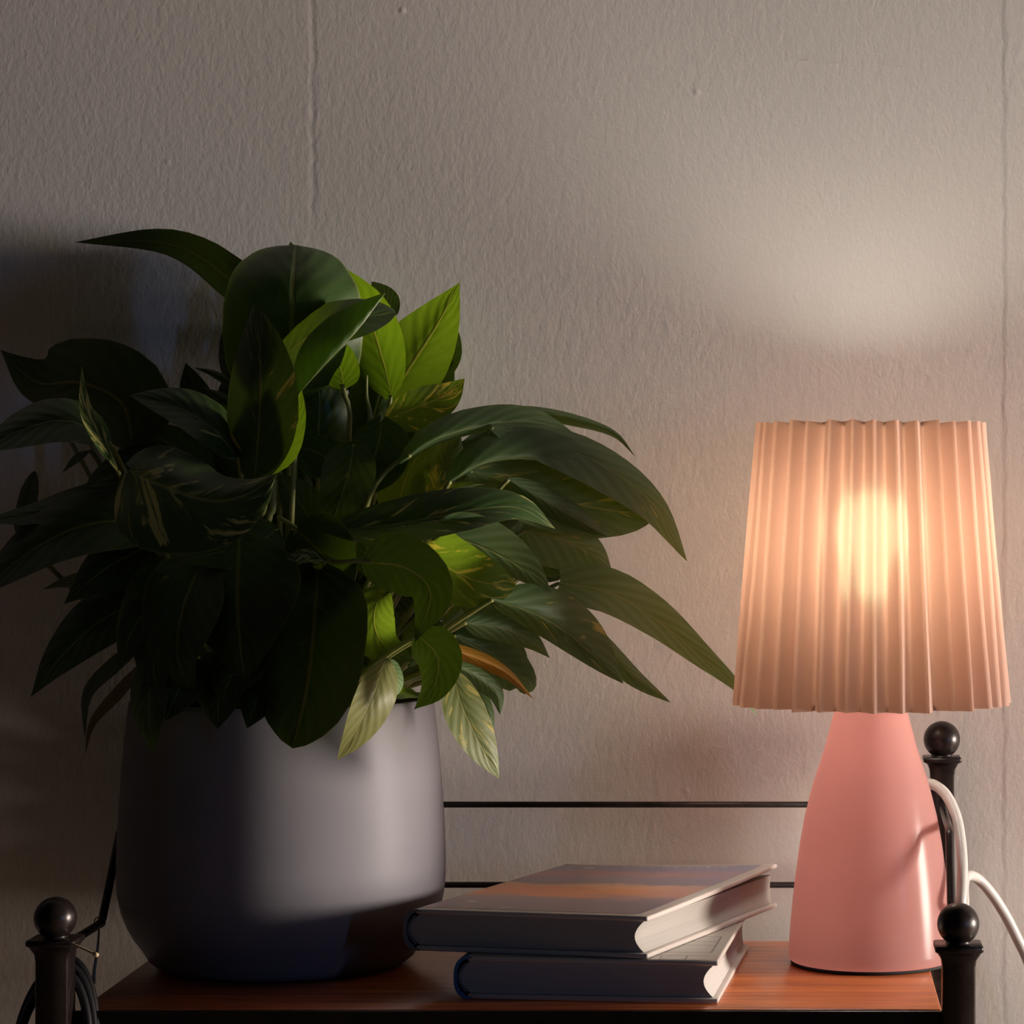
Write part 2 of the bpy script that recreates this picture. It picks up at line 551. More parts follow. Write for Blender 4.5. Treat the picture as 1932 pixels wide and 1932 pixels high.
def post(px_x, D, z_ball, ball_r, half, plate_half, name_):
    cx = (px_x - CX) / F * D
    bm = bmesh.new()
    ztop = z_ball - ball_r * 0.92            # top of the plate
    prof = [(half, 0.0), (half, ztop - 0.0105), (half * 1.02, ztop - 0.0100), (half * 1.06, ztop - 0.0072), (half * 1.18, ztop - 0.0055), (half * 1.34, ztop - 0.0034),
            (plate_half, ztop - 0.0026), (plate_half, ztop - 0.0008), (plate_half * 0.97, ztop)]
    rings = []
    for h, z in prof:
        c = min(h * 0.12, 0.001)
        pts = [(-h + c, -h), (h - c, -h), (h, -h + c), (h, h - c), (h - c, h), (-h + c, h), (-h, h - c), (-h, -h + c)]
        rings.append([bm.verts.new((cx + x, D + y, z)) for x, y in pts])
    for a, b in zip(rings, rings[1:]):
        for i in range(8):
            j = (i + 1) % 8
            bm.faces.new((a[i], a[j], b[j], b[i]))
    bm.faces.new(rings[0][::-1])
    bm.faces.new(rings[-1])
    o = bm_obj(name_, bm, M_IRON, table, sharp=30)
    bm = bmesh.new()
    bmesh.ops.create_uvsphere(bm, u_segments=40, v_segments=24, radius=ball_r)
    neck = [(ball_r * 0.62, -ball_r * 0.93), (ball_r * 0.55, -ball_r * 0.80), (ball_r * 0.58, -ball_r * 0.70)]
    bmesh.ops.translate(bm, verts=bm.verts, vec=(cx, D, z_ball))
    nb = lathe([(r, z_ball + z) for r, z in neck], cx, D, 24)
    me = bpy.data.meshes.new('neck')
    nb.to_mesh(me)
    nb.free()
    bm.from_mesh(me)
    bpy.data.meshes.remove(me)
    b = bm_obj('ball_finial', bm, M_IRON, o)
    return cx
zfl = CZ - (1732 - CY) / F * 1.38
zfr = CZ - (1743 - CY) / F * 1.38
zbk = CZ - (1395 - CY) / F * 1.62
XFL = post(104.5, 1.380, zfl, 0.0104, 0.0080, 0.0118, 'front_post')
XFR = post(1808, 1.380, zfr, 0.0104, 0.0080, 0.0118, 'front_post')
XBR = post(1777, 1.620, zbk, 0.0106, 0.0068, 0.0108, 'back_post')
XBL = post(316, 1.620, zbk, 0.0106, 0.0068, 0.0108, 'back_post')
for y in (1518, 1669.5):
    z = CZ - (y - CY) / F * 1.62
    bm_obj('back_rail', tube([(XBL, 1.62, z), (XBR, 1.62, z)], 0.0018, n=2, seg=12, smooth_path=False), M_IRON, table)
def side_rail(X, pts):
    bm_obj('side_rail', tube([(X(D), D, TZ + z) for D, z in pts], 0.0023, n=60, seg=10), M_IRON, table)
def right_x(D):
    return XFR + (XBR - XFR) * (D - 1.38) / 0.24
side_rail(right_x, [(1.618, 0.0752), (1.58, 0.0752), (1.52, 0.0751), (1.5065, 0.0748), (1.500, 0.0735), (1.4965, 0.070), (1.484, 0.052), (1.4690, 0.0345), (1.4655, 0.0315), (1.459, 0.0303), (1.445, 0.0303), (1.382, 0.0302)])
side_rail(lambda D: -0.3700, [(1.624, 0.0712), (1.59, 0.0712), (1.560, 0.0711), (1.5465, 0.0706), (1.5400, 0.0690), (1.5360, 0.0650), (1.520, 0.0480), (1.5040, 0.0310), (1.5000, 0.0272), (1.493, 0.0257), (1.475, 0.0256), (1.384, 0.0256)])
# flat bars of the frame that carry the top
bm_obj('frame_bar', box(XFL + 0.007, XFR - 0.007, 1.3852, 1.3878, TZ - 0.034, TZ - 0.0006, 0.0005), M_IRON, table, smooth=False)  # front bar raised over the wood edge so the shaded front reads black
bm_obj('frame_bar', box(XBL + 0.006, XBR - 0.006, 1.614, 1.626, TZ - 0.034, TZ - 0.0135, 0.001), M_IRON, table, smooth=False)
bm_obj('frame_bar', box(XFL - 0.004, XFL + 0.009, 1.386, 1.614, TZ - 0.034, TZ - 0.0135, 0.001), M_IRON, table, smooth=False)
bm_obj('frame_bar', box(XFR - 0.009, XFR + 0.004, 1.386, 1.614, TZ - 0.034, TZ - 0.0135, 0.001), M_IRON, table, smooth=False)
adopt(table)
for c in table.children:
    adopt(c)

# ------------------------------------------------------------------ lamp
LD, LX = 1.527, (1643 - CX) / F * 1.527
LPX = LD / F
def lz(y):
    return CZ - (y - CY) * LPX
lamp = thing('table_lamp', 'lit table lamp with a pink glass cone base and a pink pleated shade', 'lamp', (LX, LD, TZ))
prof = [(62, 1809), (150, 1809.5), (154, 1806), (156, 1800), (155.5, 1790), (154, 1770), (151.5, 1735), (147, 1690), (141, 1640), (134, 1590), (125, 1540), (115, 1500), (107, 1470), (95, 1435), (85, 1402), (77, 1372), (71, 1348), (67, 1332), (63, 1318), (60, 1313), (57, 1318)]
bm_obj('glass_base', lathe([(r * LPX, lz(y)) for r, y in prof], LX, LD, 96, closed_bottom=True), M_BASE, lamp)
bm_obj('base_ring', lathe([(150 * LPX, TZ + 0.0002), (151.5 * LPX, TZ + 0.0008), (151 * LPX, lz(1808.5))], LX, LD, 96, closed_top=True, closed_bottom=True), M_RUBBER, lamp)
zs = lz(1308)
bm_obj('lamp_holder', lathe([(0.012, zs - 0.001), (0.0135, zs + 0.002), (0.0135, zs + 0.030), (0.0155, zs + 0.031), (0.0155, zs + 0.037), (0.012, zs + 0.039), (0.009, zs + 0.055)], LX, LD, 32, closed_top=True), M_METAL, lamp)
zb = lz(1000)
br = 0.0215
prof = [(0.009, zb - 0.040), (0.0115, zb - 0.030)] + [(br * math.sin(a), zb - br * math.cos(a)) for a in [0.75 + (PI - 0.75) * i / 16 for i in range(16)]] + [(0.0006, zb + br)]
bm_obj('bulb', lathe(prof, LX, LD, 32, closed_top=True), M_BULB, lamp)
# pleated shade: smooth valleys inwards, sharp folds outwards
NP, SUB, NV = 32, 10, 14
bm = bmesh.new()
rings = []
z0, z1 = lz(1326), lz(800.5)
r0, r1 = 263.0 * LPX, 217.0 * LPX
rnd = [random.uniform(-1, 1) for _ in range(NP)]
for k in range(NV + 1):
    t = k / NV
    ring = []
    for i in range(NP * SUB):
        s = i / SUB
        pl = int(s)
        f = s - pl
        wv = 1 - abs(math.cos(PI * f))
        wv = 0.45 * wv + 0.55 * (1 - abs(2 * f - 1))       # 0 in the rounded valley, 1 on the sharp fold
        amp = 0.0098 - 0.0018 * t
        R = (r0 + (r1 - r0) * t) - amp * (1 - wv)
        th = 2 * PI * (s + 0.5 + 0.10 * rnd[pl] * math.sin(PI * f)) / NP + 0.02 * math.sin(3 * t + pl) / 3 - PI / 2
        R += 0.0006 * math.sin(pl * 2.1 + t * 4) * (1 - t)
        z = z0 + (z1 - z0) * t + (0.0006 * rnd[pl] if k in (0, NV) else 0) + (0.0012 * wv if k == NV else 0)
        ring.append(bm.verts.new((LX + R * math.cos(th), LD + R * math.sin(th), z)))
    rings.append(ring)
n = NP * SUB
for a, b in zip(rings, rings[1:]):
    for i in range(n):
        j = (i + 1) % n
        bm.faces.new((a[i], a[j], b[j], b[i]))
shade = bm_obj('lamp_shade', bm, M_SHADE, lamp, sharp=28)
def ringwire(R, z, r=0.0010):
    return tube([(LX + R * math.cos(2 * PI * i / 48), LD + R * math.sin(2 * PI * i / 48), z) for i in range(49)], r, smooth_path=False, seg=6, cap=False)
bm_obj('shade_ring', ringwire(r0 - 0.0115, z0 + 0.003), M_METAL, shade)
bm_obj('shade_ring', ringwire(r1 - 0.0100, z1 - 0.003), M_METAL, shade)
bm = bmesh.new()
for k in range(3):
    a = 0.5 + 2 * PI * k / 3
    tube([(LX + 0.0145 * math.cos(a), LD + 0.0145 * math.sin(a), zs + 0.034), (LX + 0.035 * math.cos(a), LD + 0.035 * math.sin(a), zs + 0.034), (LX + (r0 - 0.0115) * math.cos(a), LD + (r0 - 0.0115) * math.sin(a), z0 + 0.003)], 0.0010, n=10, seg=6, bm=bm)
bm_obj('shade_spider', bm, M_METAL, shade)
# the white cord: rises behind the base, loops over, drops behind the front post and runs off to the right
cp = [(LX + 0.02, 1.566, TZ + 0.004), (LX + 0.030, 1.586, TZ + 0.010), (LX + 0.030, 1.590, TZ + 0.055), P(1722, 1505, 1.585), P(1740, 1482, 1.580), P(1762, 1481, 1.572), P(1785, 1500, 1.560), P(1803, 1537, 1.548), P(1812, 1580, 1.535), P(1816, 1630, 1.522),
      P(1815, 1675, 1.510), P(1813, 1705, 1.505), P(1816, 1718, 1.515), P(1819, 1705, 1.535), P(1818, 1680, 1.56), P(1822, 1655, 1.585), P(1840, 1655, 1.600), P(1866, 1680, 1.605), P(1893, 1720, 1.610), P(1916, 1764, 1.612), P(1945, 1830, 1.615), P(1960, 1920, 1.62), P(1965, 2300, 1.62), (0.150, 1.622, 0.12), (0.160, 1.612, 0.012), (0.215, 1.585, 0.0035), (0.34, 1.590, 0.0032)]
cord = bm_obj('power_cord', tube(cp, lambda t: 0.0030 if t < 0.5 else 0.0030, n=190, seg=10), M_CORD, lamp)
cord['label'] = 'white flexible cord'
adopt(lamp)
adopt(shade)

# ------------------------------------------------------------------ books
def book(name, label, org, u, v, Wd, L, T, mats, art=None, lift=(0, 0), cov=0.0026, art_inset=None, text=None):
    """org: tail/spine corner on its bottom; u across the cover, v along the spine (unit vectors in plan)"""
    root = thing(name, label, 'book', org, 'books stacked on the bedside table')
    O = Vector(org)
    U, V = Vector((u[0], u[1], 0)), Vector((v[0], v[1], 0))
    m_cover, m_spine, m_pages = mats
    def W_(a, b, z, top=False):
        if top:
            fa, fb = max(0, min(1, a / Wd)), max(0, min(1, b / L))
            z += lift[0] * fa ** 2 * fb ** 1.5 + lift[1] * fa ** 2
        return O + U * a + V * b + Vector((0, 0, z))
    def warp(bm, top=False):
        for q in bm.verts:
            q.co = W_(q.co.x, q.co.y, q.co.z, top)
    def board(z0_, z1_, top, nm):
        bm = bmesh.new()
        nx, ny = 8, 10
        add_box(bm, 0.006, Wd, 0, L, z0_, z1_)
        bmesh.ops.bevel(bm, geom=list(bm.edges), offset=0.0009, segments=3, profile=0.5, affect='EDGES')
        for k in range(1, ny):
            geom = list(bm.verts) + list(bm.edges) + list(bm.faces)
            bmesh.ops.bisect_plane(bm, geom=geom, plane_co=(0, L * k / ny, 0), plane_no=(0, 1, 0))
        for k in range(1, nx):
            geom = list(bm.verts) + list(bm.edges) + list(bm.faces)
            bmesh.ops.bisect_plane(bm, geom=geom, plane_co=(Wd * k / nx, 0, 0), plane_no=(1, 0, 0))
        warp(bm, top)
        return bm_obj(nm, bm, m_cover, root, sharp=50)
    board(0, cov, False, 'back_cover')
    board(T - cov, T, True, 'front_cover')
    # rounded spine
    bm = bmesh.new()
    N = 14
    def arc(r_out, off):
        pts = []
        for i in range(N + 1):
            a = -PI / 2 + PI * i / N
            # superellipse-like round back
            ca, sa = math.cos(a), math.sin(a)
            pts.append((0.0075 - off - r_out * (abs(ca) ** 0.75), T / 2 + (T / 2 - off * 0.0) * (1 if sa >= 0 else -1) * abs(sa) ** 0.8))
        return pts
    outer = arc(0.0085, 0.0)
    inner = [(x + 0.0016, T / 2 + (z - T / 2) * 0.90) for x, z in outer]
    loops = []
    for b in (0.0, L):
        loops.append(([bm.verts.new((x, b, z)) for x, z in outer], [bm.verts.new((x, b, z)) for x, z in inner]))
    (o0, i0), (o1, i1) = loops
    for k in range(N):
        bm.faces.new((o0[k], o0[k + 1], o1[k + 1], o1[k]))
        bm.faces.new((i0[k + 1], i0[k], i1[k], i1[k + 1]))
        bm.faces.new((o0[k + 1], o0[k], i0[k], i0[k + 1]))
        bm.faces.new((o1[k], o1[k + 1], i1[k + 1], i1[k]))
    bm.faces.new((o0[0], o1[0], i1[0], i0[0]))
    bm.faces.new((o1[N], o0[N], i0[N], i1[N]))
    bmesh.ops.recalc_face_normals(bm, faces=bm.faces)
    warp(bm)
    bm_obj('spine', bm, m_spine, root, sharp=50)
    # page block with a rounded back and a hollow fore-edge
    bm = bmesh.new()
    zl, zh = cov + 0.0002, T - cov - 0.0002
    sec = []
    K = 10
    for i in range(K + 1):
        f = i / K
        z = zl + (zh - zl) * f
        sec.append((0.0072 - 0.0055 * math.sin(PI * f) ** 0.8, z))
    for i in range(K, -1, -1):
        f = i / K
        z = zl + (zh - zl) * f
        sec.append((Wd - 0.0028 - 0.0048 * math.sin(PI * f) ** 0.9, z))
    b0, b1 = 0.0022, L - 0.0022
    A = [bm.verts.new((a, b0, z)) for a, z in sec]
    B = [bm.verts.new((a if a < Wd * 0.5 else Wd - 0.0028 - (Wd - 0.0028 - a) * 0.15, b1, z)) for a, z in sec]
    ns = len(sec)
    for i in range(ns):
        j = (i + 1) % ns
        bm.faces.new((A[i], A[j], B[j], B[i]))
    bm.faces.new(A[::-1])
    bm.faces.new(B)
    bmesh.ops.recalc_face_normals(bm, faces=bm.faces)
    warp(bm)
    bm_obj('page_block', bm, m_pages, root, sharp=35)
    # headband at the foot of the spine
    bm = bmesh.new()
    pts = [(0.0072 - 0.0055 * math.sin(PI * f) ** 0.8 - 0.0004, b0 - 0.0006, zl + (zh - zl) * f) for f in [0.06 + 0.88 * i / 12 for i in range(13)]]
    tube([W_(*p) for p in pts], 0.0009, smooth_path=False, seg=6, bm=bm)
    bm_obj('headband', bm, M_BAND, root)
    if art:
        ia, ib0, ia1, ib1 = art_inset
        bm = bmesh.new()
        uvl = bm.loops.layers.uv.new('UVMap')
        nx, ny = 8, 12
        g = [[bm.verts.new(W_(ia + (Wd - ia1 - ia) * i / nx, ib0 + (L - ib1 - ib0) * j / ny, T + 0.00015, True)) for i in range(nx + 1)] for j in range(ny + 1)]
        lut = {}
        for j in range(ny + 1):
            for i in range(nx + 1):
                lut[g[j][i]] = (i / nx, j / ny)
        for j in range(ny):
            for i in range(nx):
                f = bm.faces.new((g[j][i], g[j][i + 1], g[j + 1][i + 1], g[j + 1][i]))
                for lp in f.loops:
                    lp[uvl].uv = lut[lp.vert]
        bm_obj('cover_print', bm, art, root)
    if text:
        string, a0, b0_, size = text
        cu = bpy.data.curves.new('cover_title', 'FONT')
        cu.body = string
        cu.size = size
        cu.space_character = 1.9
        cu.space_word = 1.5
        tmp = bpy.data.objects.new('tmp_title', cu)
        COL.objects.link(tmp)
        bpy.context.view_layer.update()
        me = bpy.data.meshes.new_from_object(tmp.evaluated_get(bpy.context.evaluated_depsgraph_get()))
        bpy.data.objects.remove(tmp)
        bpy.data.curves.remove(cu)
        wmax = max(q.co.x for q in me.vertices)
        for q in me.vertices:
            q.co = W_(a0 + q.co.x / wmax * 0.060, b0_ + q.co.y, T + 0.0003, True)
        new_obj('cover_title', me, root, M_LETTER, smooth=False)
        for ca, cb, ra, rb in ((0.026, L - 0.018, 0.0030, 0.0014), (0.022, 0.030, 0.0030, 0.0014), (0.048, 0.012, 0.004, 0.0007)):
            bm = bmesh.new()
            vs = [bm.verts.new(W_(ca + ra * math.cos(2 * PI * i / 14), cb + rb * math.sin(2 * PI * i / 14), T + 0.0003, True)) for i in range(14)]
            bm.faces.new(vs)
            bm_obj('cover_fleck', bm, M_LETTER, root, smooth=False)
    adopt(root)
    return root

def unit(a):
    return (math.cos(a), math.sin(a))
# lower book
a_u, a_v = math.radians(-6.4), math.radians(90 - 4.2)
fr = P(1355, 1896, 5300 * 0.255 / (1896 - CY))
Wl = 0.1335
ul, vl = unit(a_u), unit(a_v)
org = (fr.x - ul[0] * Wl, fr.y - ul[1] * Wl, TZ + 0.0004)
book('hardcover_book', 'blue-spined hardcover with a cream ruled cover, lower book of the stack', org, ul, vl, Wl, 0.170, 0.0215,
     (M_COVER, M_BLUE, M_PAGES_B), art=M_GRID, art_inset=(0.010, 0.001, 0.001, 0.001))
# upper book
TB = 0.0213
a_u, a_v = math.radians(-12.0), math.radians(90 - 20.0)
Wu = 0.128
uu, vu = unit(a_u), unit(a_v)
D_ = 5300 * (0.255 - TB - 0.0005) / (1811 - CY)
fr = P(1222, 1811, D_)
org = (fr.x - uu[0] * Wu, fr.y - uu[1] * Wu, TZ + 0.0004 + TB + 0.0005)
book('hardcover_book', 'grey-spined hardcover with an orange dusk sky cover, upper book of the stack', org, uu, vu, Wu, 0.186, 0.0212,
     (M_COVER, M_GREYCLOTH, M_PAGES_A), art=M_SKY, art_inset=(0.006, 0.007, 0.007, 0.005), lift=(0.0035, 0.0),
     text=('MICAIMA LUBIN', 0.043, 0.186 - 0.0135, 0.0050))

# ------------------------------------------------------------------ potted plant
PD = 1.526
PX = (533 - CX) / F * PD
plant = thing('potted_pothos', 'bushy variegated pothos in a rounded white glazed pot beside the books', 'potted plant', (PX, PD, TZ))
PP = PD / F
def pz(y):
    return CZ - (y - CY) * PP
prof = [(0.0, TZ + 0.0012), (0.050, TZ + 0.0012), (0.0560, TZ + 0.0002), (0.0630, TZ + 0.0002), (0.0672, TZ + 0.0012), (0.0712, TZ + 0.0042)]
prof += [(r * PP, pz(y)) for r, y in ((262, 1777), (275, 1760), (287, 1738), (297, 1712), (303, 1685), (305.5, 1655), (306, 1620), (304.5, 1570), (301.5, 1520), (297.5, 1460), (292, 1400), (286, 1345), (283.5, 1325), (281, 1318), (276, 1316), (271, 1320), (269, 1330), (276, 1400), (282, 1470))]
bm_obj('pot', lathe(prof, PX, PD, 96), M_POT, plant)
zsoil = pz(1352)
bm = lathe([(0.0, zsoil + 0.010), (0.03, zsoil + 0.007), (0.06, zsoil + 0.003), (0.0785, zsoil)], PX, PD, 40)
for q in bm.verts:
    q.co.z += random.uniform(-0.0015, 0.0015)
bm_obj('soil', bm, M_SOIL, plant)

PROF = {
    'dome': [(0, .2), (.1, .7), (.25, .95), (.4, 1), (.54, .985), (.66, .90), (.76, .78), (.85, .64), (.92, .49), (.96, .35), (.985, .2), (1, 0)],
    'heart': [(0, .10), (.03, .50), (.08, .74), (.15, .92), (.25, 1), (.38, .98), (.5, .88), (.62, .72), (.74, .52), (.85, .30), (.93, .13), (.97, .05), (1, .0)],
    'oval': [(0, .10), (.05, .42), (.12, .68), (.22, .89), (.35, 1), (.5, .97), (.62, .86), (.74, .66), (.85, .42), (.93, .2), (.97, .09), (1, .0)],
    'round': [(0, .15), (.04, .55), (.1, .8), (.2, .96), (.35, 1), (.55, .98), (.7, .88), (.82, .7), (.9, .5), (.96, .28), (.99, .12), (1, .0)],
    'lance': [(0, .08), (.08, .36), (.18, .68), (.3, .92), (.42, 1), (.55, .9), (.7, .64), (.82, .38), (.92, .16), (.97, .06), (1, .0)],
    'taper': [(0, .6), (.05, .85), (.12, 1), (.25, .98), (.4, .86), (.55, .68), (.7, .48), (.85, .25), (.94, .1), (1, .0)],
}
def prof_at(tab, t):
    for (a, fa), (b, fb) in zip(tab, tab[1:]):
        if t <= b:
            f = (t - a) / (b - a)
            return fa + (fb - fa) * f
    return 0.0
NT_, NS_ = 22, 5
leaf_count = 0
def leaf(mid, wl, wr, W=None, sl=1, sr=1, prof='heart', vary=0.15, pale=0.0, yellow=0.0, ripple=0.03, bulge=0.10, petiole=None, label=None, ns=NS_, thin=0.18, face=None):
    """mid: (x, y, depth in cm from the plant's axis) from base to tip; wl / wr: how wide each half looks (left of travel / right);
    W: true half width; sl / sr: +1 when that half leans away, -1 when it leans forward"""
    global leaf_count
    leaf_count += 1
    pts = [Vector((x, y, d)) for x, y, d in mid]
    ext = max(3, NT_)
    c = catmull(pts, 120)
    # reparametrise by length
    cum = [0.0]
    k = PP * 100
    for a, b in zip(c, c[1:]):
        cum.append(cum[-1] + math.sqrt(((b.x - a.x) * k) ** 2 + ((b.y - a.y) * k) ** 2 + (b.z - a.z) ** 2))
    tot = cum[-1]
    def at(t):
        s = t * tot
        for i in range(len(cum) - 1):
            if cum[i + 1] >= s:
                f = (s - cum[i]) / max(1e-9, cum[i + 1] - cum[i])
                return c[i].lerp(c[i + 1], f)
        return c[-1]
    if W is None:
        W = 1.12 * max(abs(wl), abs(wr))
    if face:
        # turn the whole blade a little towards the left or right of the room
        mx_, my_ = at(0.55) - at(0.35), None
        left_is_right = mx_.y > 0            # travelling down: the left half lies on the right-hand side
        W = max(W, 1.22 * max(abs(wl), abs(wr)))
        sl = (-1 if left_is_right else 1) * (1 if face == 'L' else -1)
        sr = -sl
    tab = PROF[prof]
    ts = [(i / (NT_ - 1)) for i in range(NT_)]
    ts = [0.5 * (t + (0.5 - 0.5 * math.cos(PI * t))) for t in ts]
    ph = random.uniform(0, 6.28)
    verts, uvs, faces = [], [], []
    for t in ts:
        p = at(t)
        q0, q1 = at(max(0, t - 0.02)), at(min(1, t + 0.02))
        tx, ty = q1.x - q0.x, q1.y - q0.y
        # a short look along the blade keeps strongly foreshortened parts stable
        L_ = math.hypot(tx, ty) or 1.0
        nx, ny = ty / L_, -tx / L_
        f = prof_at(tab, t)
        for j in range(-ns, ns + 1):
            s = abs(j) / ns
            side = 1 if j < 0 else -1
            wv, sg = (wl, sl) if j < 0 else (wr, sr)
            dep = math.sqrt(max(0.0, W * W - wv * wv))
            lat = wv * f * s
            back = 0.10 * W * s * s * (1 - t) ** 8
            x = p.x + side * nx * lat - tx / L_ * back
            y = p.y + side * ny * lat - ty / L_ * back
            d = p.z + sg * dep * f * k * (s ** 1.25) - bulge * W * f * k * (4 * s * (1 - s)) * 0.5
            d += ripple * W * k * s * s * f * math.sin(9 * t + ph + (1.7 if j < 0 else 0))
            D = min(PD + d / 100.0, WALL_Y - 0.004)
            verts.append(P(x, y, D))
            uvs.append((0.5 + 0.5 * j / ns, t))
    row = 2 * ns + 1
    for i in range(NT_ - 1):
        for j in range(row - 1):
            a = i * row + j
            faces.append((a, a + 1, a + row + 1, a + row))
    me = bpy.data.meshes.new('leaf')
    me.from_pydata(verts, [], faces)
    uvl = me.uv_layers.new(name='UVMap')
    for lp in me.loops:
        uvl.data[lp.index].uv = uvs[lp.vertex_index]
    o = new_obj('leaf', me, plant, M_LEAF)
    o['variegation'] = float(vary)
    o['paleness'] = float(pale)
    o['yellowing'] = float(yellow)
    o['thinness'] = float(thin)
    o['seed'] = random.uniform(0, 40)
    if label:
        o['label'] = label
    # leaf stalk down to the crown of the plant
    if petiole is not False:
        b = verts[ns]
        nxt = verts[row * 3 + ns]
        dirv = (b - nxt)
        dirv = dirv.normalized() * 0.012 if dirv.length > 1e-6 else Vector((0, 0, -0.012))
        if petiole:
            path = [nxt.lerp(b, 0.5)] + [P(x, y, PD + d / 100.0) for x, y, d in petiole]
        else:
            off = Vector(((b.x - PX) * 0.28, (b.y - PD) * 0.30, 0))
            if off.length > 0.045:
                off = off.normalized() * 0.045
            root = Vector((PX, PD, zsoil + 0.004)) + off
            mdl = b.lerp(root, 0.35) + dirv * 0.25
            path = [b, b.lerp(root, 0.06) + dirv * 0.12, mdl, root]
        bm = tube(path, lambda t: 0.0011 + 0.0007 * t, n=12, seg=6)
        bm_obj('petiole', bm, M_STEM, o)
    return o

LEAVES = []
def Lf(*a, **kw):
    LEAVES.append((a, kw))

# --- crown
Lf([(520, 590, 3), (440, 533, 4.5), (370, 481, 5.5), (290, 456, 6.2), (140, 457, 7)], 34, 46, W=75, prof='taper', vary=0, sl=1, sr=-1, thin=0.03)
Lf([(560, 770, 0), (552, 660, -2.4), (552, 550, -2.6), (556, 492, -0.6), (558, 462, 1.4)], 132, 134, W=150, prof='dome', vary=0.05, bulge=0.25, thin=0.16)
Lf([(535, 672, -3.4), (600, 622, -4), (668, 602, -4.2), (748, 590, -3.4)], 42, 40, W=75, prof='round', vary=0.0, pale=0.12, sl=1, sr=-1, thin=0.16)
Lf([(567, 740, -6.2), (620, 682, -6.6), (676, 622, -6.2), (728, 552, -5.2)], 62, -6, W=72, prof='oval', vary=0.0, pale=0.25, sl=1, sr=1, thin=0.45)
Lf([(738, 746, 1), (722, 680, 1.6), (690, 590, 2.6), (614, 488, 3.4)], 60, 50, W=70, prof='oval', vary=0.0, thin=0.5, face='L')
Lf([(738, 750, 2.5), (775, 690, 3), (825, 612, 3.6), (868, 532, 4.2)], 74, 66, W=84, prof='heart', vary=0.0, petiole=[(737, 760, 2.4), (732, 820, 2), (690, 1000, 1), (600, 1330, 0.5)], thin=0.5, face='L')
Lf([(728, 792, -1), (790, 766, -1.2), (840, 745, -1), (877, 714, -0.5)], 34, 46, W=60, prof='oval', vary=0.45, sl=1, sr=-1, thin=0.5)
Lf([(648, 730, -1.2), (640, 690, -1), (612, 640, -0.5)], 34, 36, W=42, prof='round', vary=0.0, petiole=[(651, 745, -1.2), (660, 800, -1), (640, 1000, 0), (580, 1330, 0)], thin=0.5, face='L')
# --- dark upright leaf in front
Lf([(480, 905, -6), (487, 830, -6.4), (491, 730, -6.2), (489, 645, -5.6), (480, 572, -4.8)], 62, 74, W=92, prof='oval', vary=0.34, sl=-1, sr=-1, ripple=0.08, thin=0.04, face='L')
Lf([(478, 902, -5.6), (520, 840, -6.4), (556, 780, -6.8), (570, 735, -6.6)], 32, 46, W=58, prof='lance', vary=0.1, sl=1, sr=-1, thin=0.4, face='L')
Lf([(450, 735, 3), (405, 706, 3.4), (364, 693, 3.6)], 8, 8, W=18, prof='lance', vary=0)
Lf([(460, 785, 3), (415, 750, 3.4), (378, 730, 3.6)], 12, 12, W=22, prof='lance', vary=0)
Lf([(600, 900, 0), (600, 830, -0.4), (604, 760, -0.6), (600, 690, -0.4)], 60, 60, W=70, prof='oval', vary=0.05)
Lf([(690, 860, 3), (705, 790, 3), (720, 720, 3), (700, 640, 3.2)], 60, 60, W=70, prof='oval', vary=0.0)
Lf([(760, 860, 3.4), (800, 790, 4), (815, 730, 4.4)], 60, 50, W=66, prof='oval', vary=0.0)
# --- left side
Lf([(250, 835, 1), (228, 760, 0.6), (150, 722, 1.5), (70, 722, 2.2), (0, 660, 3)], 70, 98, W=120, prof='heart', vary=0.0, ripple=0.08, face='L', thin=0.02)
Lf([(205, 832, -3), (140, 796, -3.6), (70, 800, -4), (-50, 852, -4.4)], 42, 42, W=70, prof='oval', vary=0.05, face='L', thin=0.02)
Lf([(222, 888, -6), (190, 828, -6.2), (162, 768, -6), (154, 690, -5.4)], 16, 14, W=48, prof='lance', vary=0.6, sl=-1, sr=1, thin=0.08)
Lf([(448, 862, -5.4), (398, 806, -5), (340, 770, -4.2), (245, 745, -3.4)], 36, 44, W=62, prof='oval', vary=0.3, sl=-1, sr=1, thin=0.01)
Lf([(246, 888, -7), (300, 912, -8.6), (400, 944, -10), (470, 930, -10.4), (523, 893, -10)], 74, 128, W=140, prof='heart', vary=0.48, sl=1, sr=-1, bulge=0.2, thin=0.01)
Lf([(170, 850, 2), (143, 866, 2.4), (117, 893, 2.6)], 8, 8, W=16, prof='lance', vary=0, face='L', thin=0.08)
Lf([(40, 1010, 1), (52, 950, 1.2), (66, 888, 1.6)], 20, 18, W=30, prof='round', vary=0, face='L', thin=0.08)
Lf([(290, 995, -4), (190, 985, -5), (80, 1025, -5.4), (-70, 1140, -5)], 56, 62, W=90, prof='heart', vary=0, face='L', thin=0.02)
Lf([(270, 930, -2), (180, 935, -3), (70, 968, -3.6), (-40, 985, -4)], 26, 26, W=50, prof='oval', vary=0.05, face='L', thin=0.08)
Lf([(270, 1130, 0), (190, 1100, 0), (130, 1098, 0.3), (80, 1112, 0.5)], 20, 22, W=34, prof='lance', vary=0.0, face='L', thin=0.08)
Lf([(275, 1130, -4), (185, 1175, -5), (110, 1245, -5.6), (57, 1316, -5.4)], 50, 54, W=70, prof='heart', vary=0.0, face='L', thin=0.02)
Lf([(290, 1195, -1), (215, 1255, -2), (165, 1310, -2.4), (160, 1395, -2.4)], 15, 15, W=40, prof='lance', vary=0.0, face='L', thin=0.02)
Lf([(285, 1235, 2), (225, 1305, 2), (176, 1362, 2), (160, 1425, 2)], 12, 12, W=22, prof='lance', vary=0.0, yellow=0.35, face='L', thin=0.08)
